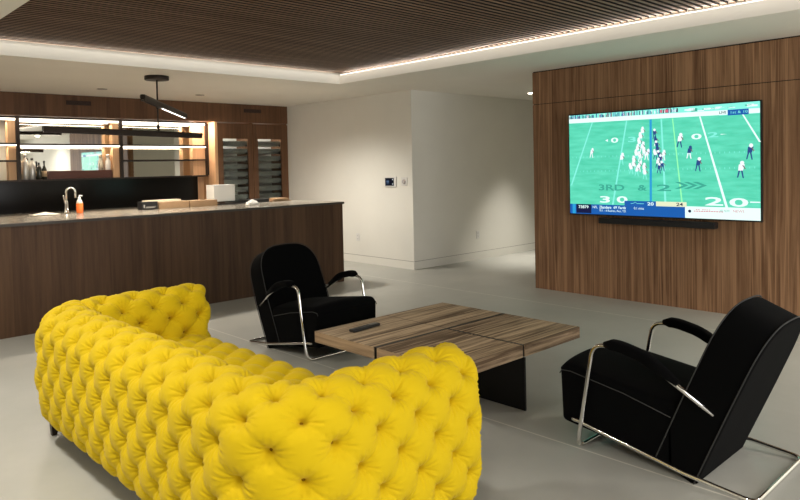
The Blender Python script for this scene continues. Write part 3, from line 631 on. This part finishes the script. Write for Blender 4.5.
# ------------------------------------------------------------------ armchair
def armchair(label, loc, rz):
    """local frame: +Y is the front, origin on the floor under the front foot; depth t runs towards -Y"""
    c = thing('armchair', label, 'armchair', loc, rz, 'matching tubular armchairs')
    pl = lambda a, p: Vector((a, -p.x, p.y))
    seat = round_poly([(-.108, .12), (.50, .045), (.52, .30), (.50, .345), (-.085, .425), (-.118, .39)], [.035, .01, .02, .02, .06, .03])
    bm = bmesh.new()
    loft(bm, seat, .300, .022, pl, lambda a, p, n: (.035*(1-a*a)**.6 if n.y > .4 else (.012*(1-a*a) if n.x < -.6 else 0)))
    finish('seat', bm, M_VELVET, c)
    # reclined back: outline in (across, along) swept through its thickness
    b0 = Vector((0, -.502, .03)); ax = Vector((0, -(.830-.515), .772-.035)); L = ax.length; ax.normalize(); nr = Vector((0, ax.z, -ax.y))
    out = round_poly([(-.296, 0), (.296, 0), (.305, L*.5), (.288, L), (-.288, L), (-.305, L*.5)], [.01, .01, .08, .25, .25, .08], 12)
    out = [Vector((p.x, p.y+(.035*(1-(p.x/.30)**2) if p.y > L*.8 else 0))) for p in out]
    pb = lambda a, p: b0+Vector((p.x, 0, 0))+ax*p.y+nr*a
    bm = bmesh.new(); hw = .106
    loft(bm, out, hw, .018, pb, None, 6)
    # swell the front face
    for v in bm.verts:
        q = v.co-b0; s_ = q.dot(ax)/L; d_ = q.dot(nr)
    for sgn in (1,):
        ring = [p*.0+p for p in out]
    finish('backrest', bm, M_VELVET, c)
    for sgn, nm in ((1, 'front_piping'), (-1, 'rear_piping')):
        loop = [pb(sgn*(hw-.008), Vector((p.x*1.0, p.y))+Vector((math.copysign(.003, p.x), .003 if p.y > L*.8 else 0))) for p in out if not (p.y < .012 and abs(p.x) < .25)]
        loop.sort(key=lambda v: 0)
        i0 = max(range(len(loop)), key=lambda i: (loop[i]-loop[i-1]).length); loop = loop[i0:]+loop[:i0]
        bm = bmesh.new(); tube(bm, loop, .0034, 6); o = finish(nm, bm, M_PIPING, c)
    for sx in (-1, 1):
        bm = bmesh.new(); tube(bm, [(sx*.2985, .118, .372), (sx*.3005, .105, .392), (sx*.3005, .05, .395), (sx*.3005, -.25, .345), (sx*.3005, -.49, .285)], .003, 6); finish('seat_piping', bm, M_PIPING, c)
    # arm tube, front legs and floor bar in one run
    half = [(.300, -.69, .345), (.325, -.50, .470), (.325, -.36, .548), (.325, -.24, .573), (.325, -.10, .573), (.325, 0, .012)]
    full = fillet(half+[(-p[0], p[1], p[2]) for p in half[::-1]], [0, .2, .3, .2, .12, .07, .07, .12, .2, .3, .2, 0], 8)
    bm = bmesh.new(); tube(bm, full, .0115, 12); finish('arm_frame', bm, M_CHROME, c)
    base = fillet([(0, .035, .150), (.316, .035, .150), (.316, .0, .148), (.316, -.56, .045), (.316, -.872, .012), (0, -.872, .012), (-.316, -.872, .012), (-.316, -.56, .045), (-.316, .0, .148), (-.316, .035, .150), (0, .035, .150)], [0, .02, 0, .3, .05, 0, .05, .3, 0, .02, 0], 6)
    bm = bmesh.new(); tube(bm, base, .0105, 12); finish('base_frame', bm, M_CHROME, c)
    for sx in (-1, 1):
        path = fillet([(sx*.325, -.165, .582), (sx*.325, -.24, .588), (sx*.325, -.37, .559), (sx*.325, -.54, .462)], [0, .3, .3, 0], 8)
        bm = bmesh.new(); n = len(path); rings = []
        for i, p in enumerate(path):
            d = (path[min(i+1, n-1)]-path[max(i-1, 0)]).normalized(); up = Vector((1, 0, 0)).cross(d); up = up if up.z > 0 else -up
            e_ = min(1, (min(i, n-1-i)+.75)/1.5)
            rings.append([bm.verts.new(p+Vector((1, 0, 0))*(.034*e_*math.copysign(abs(math.cos(q))**.6, math.cos(q)))+up*(.027*e_*math.copysign(abs(math.sin(q))**.6, math.sin(q)))) for q in [2*PI*k_/16 for k_ in range(16)]])
        for A, B in zip(rings, rings[1:]):
            for k_ in range(16): f_ = bm.faces.new((A[k_], A[(k_+1) % 16], B[(k_+1) % 16], B[k_])); f_.smooth = True
        bm.faces.new(rings[0][::-1]); bm.faces.new(rings[-1]); bmesh.ops.recalc_face_normals(bm, faces=bm.faces[:])
        finish('arm_pad', bm, M_VELVET, c)
    return c
armchair('black velvet armchair seen from behind at right, facing the bar', (3.405, 1.930, 0), 0)
armchair('black velvet armchair between bar and coffee table, facing the viewer', (3.380, 4.29, 0), PI)

# ------------------------------------------------------------------ tufted sofa
SU, SV = .19, .212
def tuft(s_, t_, pa=.013, pd=.050):
    u, v = s_/SU, t_/SV; a, b = u+v, u-v
    A, B = abs(math.sin(PI*a)), abs(math.sin(PI*b))
    # nearest button
    ia, ib = round(a), round(b); du, dv = (u-(ia+ib)/2)*SU, (v-(ia-ib)/2)*SV; r = math.hypot(du, dv); th_ = math.atan2(dv, du)
    h = pa*(.30*(A*B)**.5+.70*(A*B)**.9) - pd*math.exp(-(r/.024)**1.25) - .014*math.exp(-(r/.011)**2)
    jit = math.sin(ia*12.9+ib*78.2)
    h -= .0100*(1-abs(math.sin(5.5*th_+jit*3)))**3*math.exp(-((r-.032)/.022)**2)-.0050*(1-abs(math.sin(8.5*th_+jit*7)))**3*math.exp(-((r-.053)/.018)**2)
    return h
sofa = thing('tufted_sofa', 'yellow velvet button-tufted sofa with its back to the viewer, on short dark legs', 'sofa', (1.7, 3.03, 0))
SO = Vector((1.7, 3.03, 0))
W_, ZC = .160, .585
YN, YF, XB_, XE = 1.935, 4.215, 1.268, 2.160
def sofa_path():
    """centreline in plan: near arm end -> back -> far arm end, with arc length"""
    R_ = .17; pts = []
    n = 70
    for k_ in range(n+1): pts.append((XE-(XE-XB_-R_)*k_/n, YN))
    for k_ in range(1, 25): a = PI/2*k_/24; pts.append((XB_+R_-R_*math.sin(a), YN+R_-R_*math.cos(a)))
    m_ = 190
    for k_ in range(1, m_+1): pts.append((XB_, YN+R_+(YF-YN-2*R_)*k_/m_))
    for k_ in range(1, 25): a = PI/2*k_/24; pts.append((XB_+R_-R_*math.cos(a), YF-R_+R_*math.sin(a)))
    for k_ in range(1, n+1): pts.append((XB_+R_+(XE-XB_-R_)*k_/n, YF))
    return [Vector((*p, 0)) for p in pts]
def resample(pts, step):
    L = [0]
    for a, b in zip(pts, pts[1:]): L.append(L[-1]+(b-a).length)
    N_ = int(L[-1]/step); out = []; j = 0
    for i in range(N_+1):
        d = L[-1]*i/N_
        while j < len(L)-2 and L[j+1] < d: j += 1
        out.append(pts[j].lerp(pts[j+1], (d-L[j])/(L[j+1]-L[j])))
    return out, L[-1]
prof = []      # (side offset factor in units of W, z-part, kind)
raw = [(-.45, .095), (-.70, .115), (-.88, .16), (-1.0, .24), (-1.06, .36), (-1.04, .48), (-1.0, ZC)]
base_prof = [Vector((a*W_, z, 0)) for a, z in raw]
arcp = [Vector((-W_*math.cos(PI*k_/24), ZC+W_*math.sin(PI*k_/24), 0)) for k_ in range(1, 25)]
inner = [Vector((W_, z, 0)) for z in (.52, .44, .36, .27)]
prof_pts, PL = resample(base_prof+arcp+inner, .0040)
path, SL = resample(sofa_path(), .0042)
NP, NS = len(prof_pts), len(path)
dS, dT = SL/(NS-1), PL/(NP-1)
cap = .12
# outer surface of the corner is longer: advance the tufting coordinate there
grid = []
us = [0.0]
for i in range(1, NS):
    p = path[i]; inc = (path[i]-path[i-1]).length
    cur = (p.x < XB_+.17-1e-4) and (p.y < YN+.17 or p.y > YF-.17)
    us.append(us[-1]+inc*(1.5 if cur else 1.0))
UT = us[-1]; nU = round(UT/SU); ks = nU*SU/UT
def base_pt(i, j):
    p = path[i]; d = (path[min(i+1, NS-1)]-path[max(i-1, 0)]).normalized(); side = Vector((d.y, -d.x, 0))  # inward side
    # along the path (near arm travels -x) the outside is on the left: offset negative = outside
    side = Vector((d.y, -d.x, 0))
    s_ = i*dS; e_ = min(s_, SL-s_); k_ = 1.0
    if e_ < cap: q = 1-e_/cap; k_ = (max(0, 1-q**3.2))**(1/3.2)
    k_ = max(k_, .02)
    q_ = prof_pts[j]; z = q_.y
    off = q_.x*k_
    if z > ZC: z = ZC+(z-ZC)*(.62+.38*k_)
    return Vector((p.x, p.y, 0))+side*off*SIDE+Vector((0, 0, z))
SIDE = 1
# decide the sign so that negative offsets fall outside the U
SIDE = 1
_t = base_pt(NS//2, 10)
if _t.x > XB_: SIDE = -1
P0 = [[base_pt(i, j) for j in range(NP)] for i in range(NS)]
P1 = []
for i in range(NS):
    row = []
    for j in range(NP):
        a = P0[min(i+1, NS-1)][j]-P0[max(i-1, 0)][j]; b = P0[i][min(j+1, NP-1)]-P0[i][max(j-1, 0)]
        n_ = a.cross(b)
        if n_.length < 1e-9: n_ = Vector((1, 0, 0))
        n_.normalize()
        row.append(n_)
    P1.append(row)
# orient normals outward
c0 = P1[NS//2][20]
FL = -1 if c0.x > 0 else 1
def wall_pt(i, j):
    h = tuft(us[i]*ks+SU/2, j*dT+.02)
    s_ = i*dS; e_ = min(s_, SL-s_)
    if e_ < .012: h *= e_/.012
    if j < 4: h *= j/4
    return P0[i][j]+P1[i][j]*FL*h
GP = [[wall_pt(i, j) for j in range(NP)] for i in range(NS)]
def strip(i0, i1, name):
    bm = bmesh.new(); V = [[bm.verts.new(GP[i][j]-SO) for j in range(NP)] for i in range(i0, i1+1)]
    for i in range(len(V)-1):
        for j in range(NP-1):
            f_ = bm.faces.new((V[i][j], V[i+1][j], V[i+1][j+1], V[i][j+1])) if FL*1 > 0 else bm.faces.new((V[i][j], V[i][j+1], V[i+1][j+1], V[i+1][j])); f_.smooth = True
    # close the underside between the two lower edges
    for i in range(len(V)-1):
        try: bm.faces.new((V[i][0], V[i][NP-1], V[i+1][NP-1], V[i+1][0]))
        except ValueError: pass
    for e_ in (0, len(V)-1): 
        gi = i0 if e_ == 0 else i1
        if gi in (0, NS-1):
            for j in range(NP//2-1):
                try: bm.faces.new((V[e_][j], V[e_][j+1], V[e_][NP-2-j], V[e_][NP-1-j]))
                except ValueError: pass
    o = finish(name, bm, M_YELLOW, sofa); return o
iA = next(i for i in range(NS) if path[i].x < XB_+.17-.05); iB = next(i for i in range(NS-1, 0, -1) if path[i].x < XB_+.17-.05)
strip(0, iA, 'armrest'); strip(iA, iB, 'backrest'); strip(iB, NS-1, 'armrest')
# seat: tufted pad
sp_raw = [Vector((1.44, .43, 0)), Vector((1.6, .445, 0)), Vector((1.95, .445, 0)), Vector((2.04, .435, 0)), Vector((2.105, .40, 0)), Vector((2.135, .34, 0)), Vector((2.14, .25, 0)), Vector((2.12, .16, 0)), Vector((2.06, .11, 0))]
spp, sl_ = resample(sp_raw, .009)
y0, y1 = YN+W_-.01, YF-W_+.01; ny = int((y1-y0)/.009)
bm = bmesh.new(); V = []
for j in range(len(spp)):
    row = []; d = spp[min(j+1, len(spp)-1)]-spp[max(j-1, 0)]; n_ = Vector((-d.y, 0, d.x)).normalized(); n_ = n_ if (n_.z > 0 or n_.x > 0) else -n_
    for i in range(ny+1):
        y_ = y0+(y1-y0)*i/ny; h = tuft(y_-y0, j*sl_/(len(spp)-1), .026, .030)
        row.append(bm.verts.new(Vector((spp[j].x, y_, spp[j].y))+n_*h-SO))
    V.append(row)
for j in range(len(V)-1):
    for i in range(ny): f_ = bm.faces.new((V[j][i], V[j+1][i], V[j+1][i+1], V[j][i+1])); f_.smooth = True
low = [bm.verts.new((V[0][i].co.x, V[0][i].co.y, .11)) for i in (0, ny)]
finish('seat_cushion', bm, M_YELLOW, sofa)
box('base', (1.24-SO.x, YN-.06-SO.y, .085), (2.08-SO.x, YF+.06-SO.y, .12), mat('dark_underlining', (.02, .018, .015), .9), sofa)
for lx, ly in ((1.215, 1.92), (1.215, 4.19), (2.06, 1.92), (2.06, 4.12)):
    bm = bmesh.new(); r0, r1 = .013, .028
    A = [bm.verts.new((lx-SO.x+a*r0-(.01 if lx < 1.5 else -.01), ly-SO.y+b*r0, 0)) for a, b in ((-1, -1), (1, -1), (1, 1), (-1, 1))]; B = [bm.verts.new((lx-SO.x+a*r1, ly-SO.y+b*r1, .125)) for a, b in ((-1, -1), (1, -1), (1, 1), (-1, 1))]
    for i in range(4): bm.faces.new((A[i], A[(i+1) % 4], B[(i+1) % 4], B[i]))
    bm.faces.new(A[::-1]); bm.faces.new(B); bmesh.ops.recalc_face_normals(bm, faces=bm.faces[:]); finish('leg', bm, mat('dark_leg_wood', (.02, .012, .008), .4), sofa)
# covered buttons in the dimples
btn = []
for ia in range(-80, 120):
    for ib in range(-80, 120):
        u, v = (ia+ib)/2*SU, (ia-ib)/2*SV; t_ = v-.02
        if t_ < .03 or t_ > PL-.05: continue
        s_ = (u-SU/2)/ks
        if s_ < .03 or s_ > UT-.03: continue
        i = min(range(NS), key=lambda k_: abs(us[k_]-s_)); j = round(t_/dT)
        n_ = P1[i][j]*FL; p = P0[i][j]-n_*.0575
        cam_v = Vector((0, 0, 1.5))-p
        if n_.dot(cam_v) < 0: continue
        btn.append((cam_v.length, p, n_))
btn.sort(key=lambda q: q[0])
me_b = None; rest = bmesh.new()
for n, (d, p, n_) in enumerate(btn):
    q = n_.to_track_quat('Z', 'Y')
    if n < 100:
        if me_b is None:
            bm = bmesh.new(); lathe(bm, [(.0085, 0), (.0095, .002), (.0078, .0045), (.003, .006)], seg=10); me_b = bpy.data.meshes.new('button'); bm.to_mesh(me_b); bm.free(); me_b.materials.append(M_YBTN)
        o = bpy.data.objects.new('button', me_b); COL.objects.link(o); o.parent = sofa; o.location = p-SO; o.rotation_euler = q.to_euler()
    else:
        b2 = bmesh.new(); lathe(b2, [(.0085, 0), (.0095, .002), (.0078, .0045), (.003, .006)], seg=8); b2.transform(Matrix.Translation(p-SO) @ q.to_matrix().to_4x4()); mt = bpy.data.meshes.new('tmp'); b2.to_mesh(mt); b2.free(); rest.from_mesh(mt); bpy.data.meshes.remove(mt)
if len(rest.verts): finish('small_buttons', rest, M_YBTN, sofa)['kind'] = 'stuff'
else: rest.free()
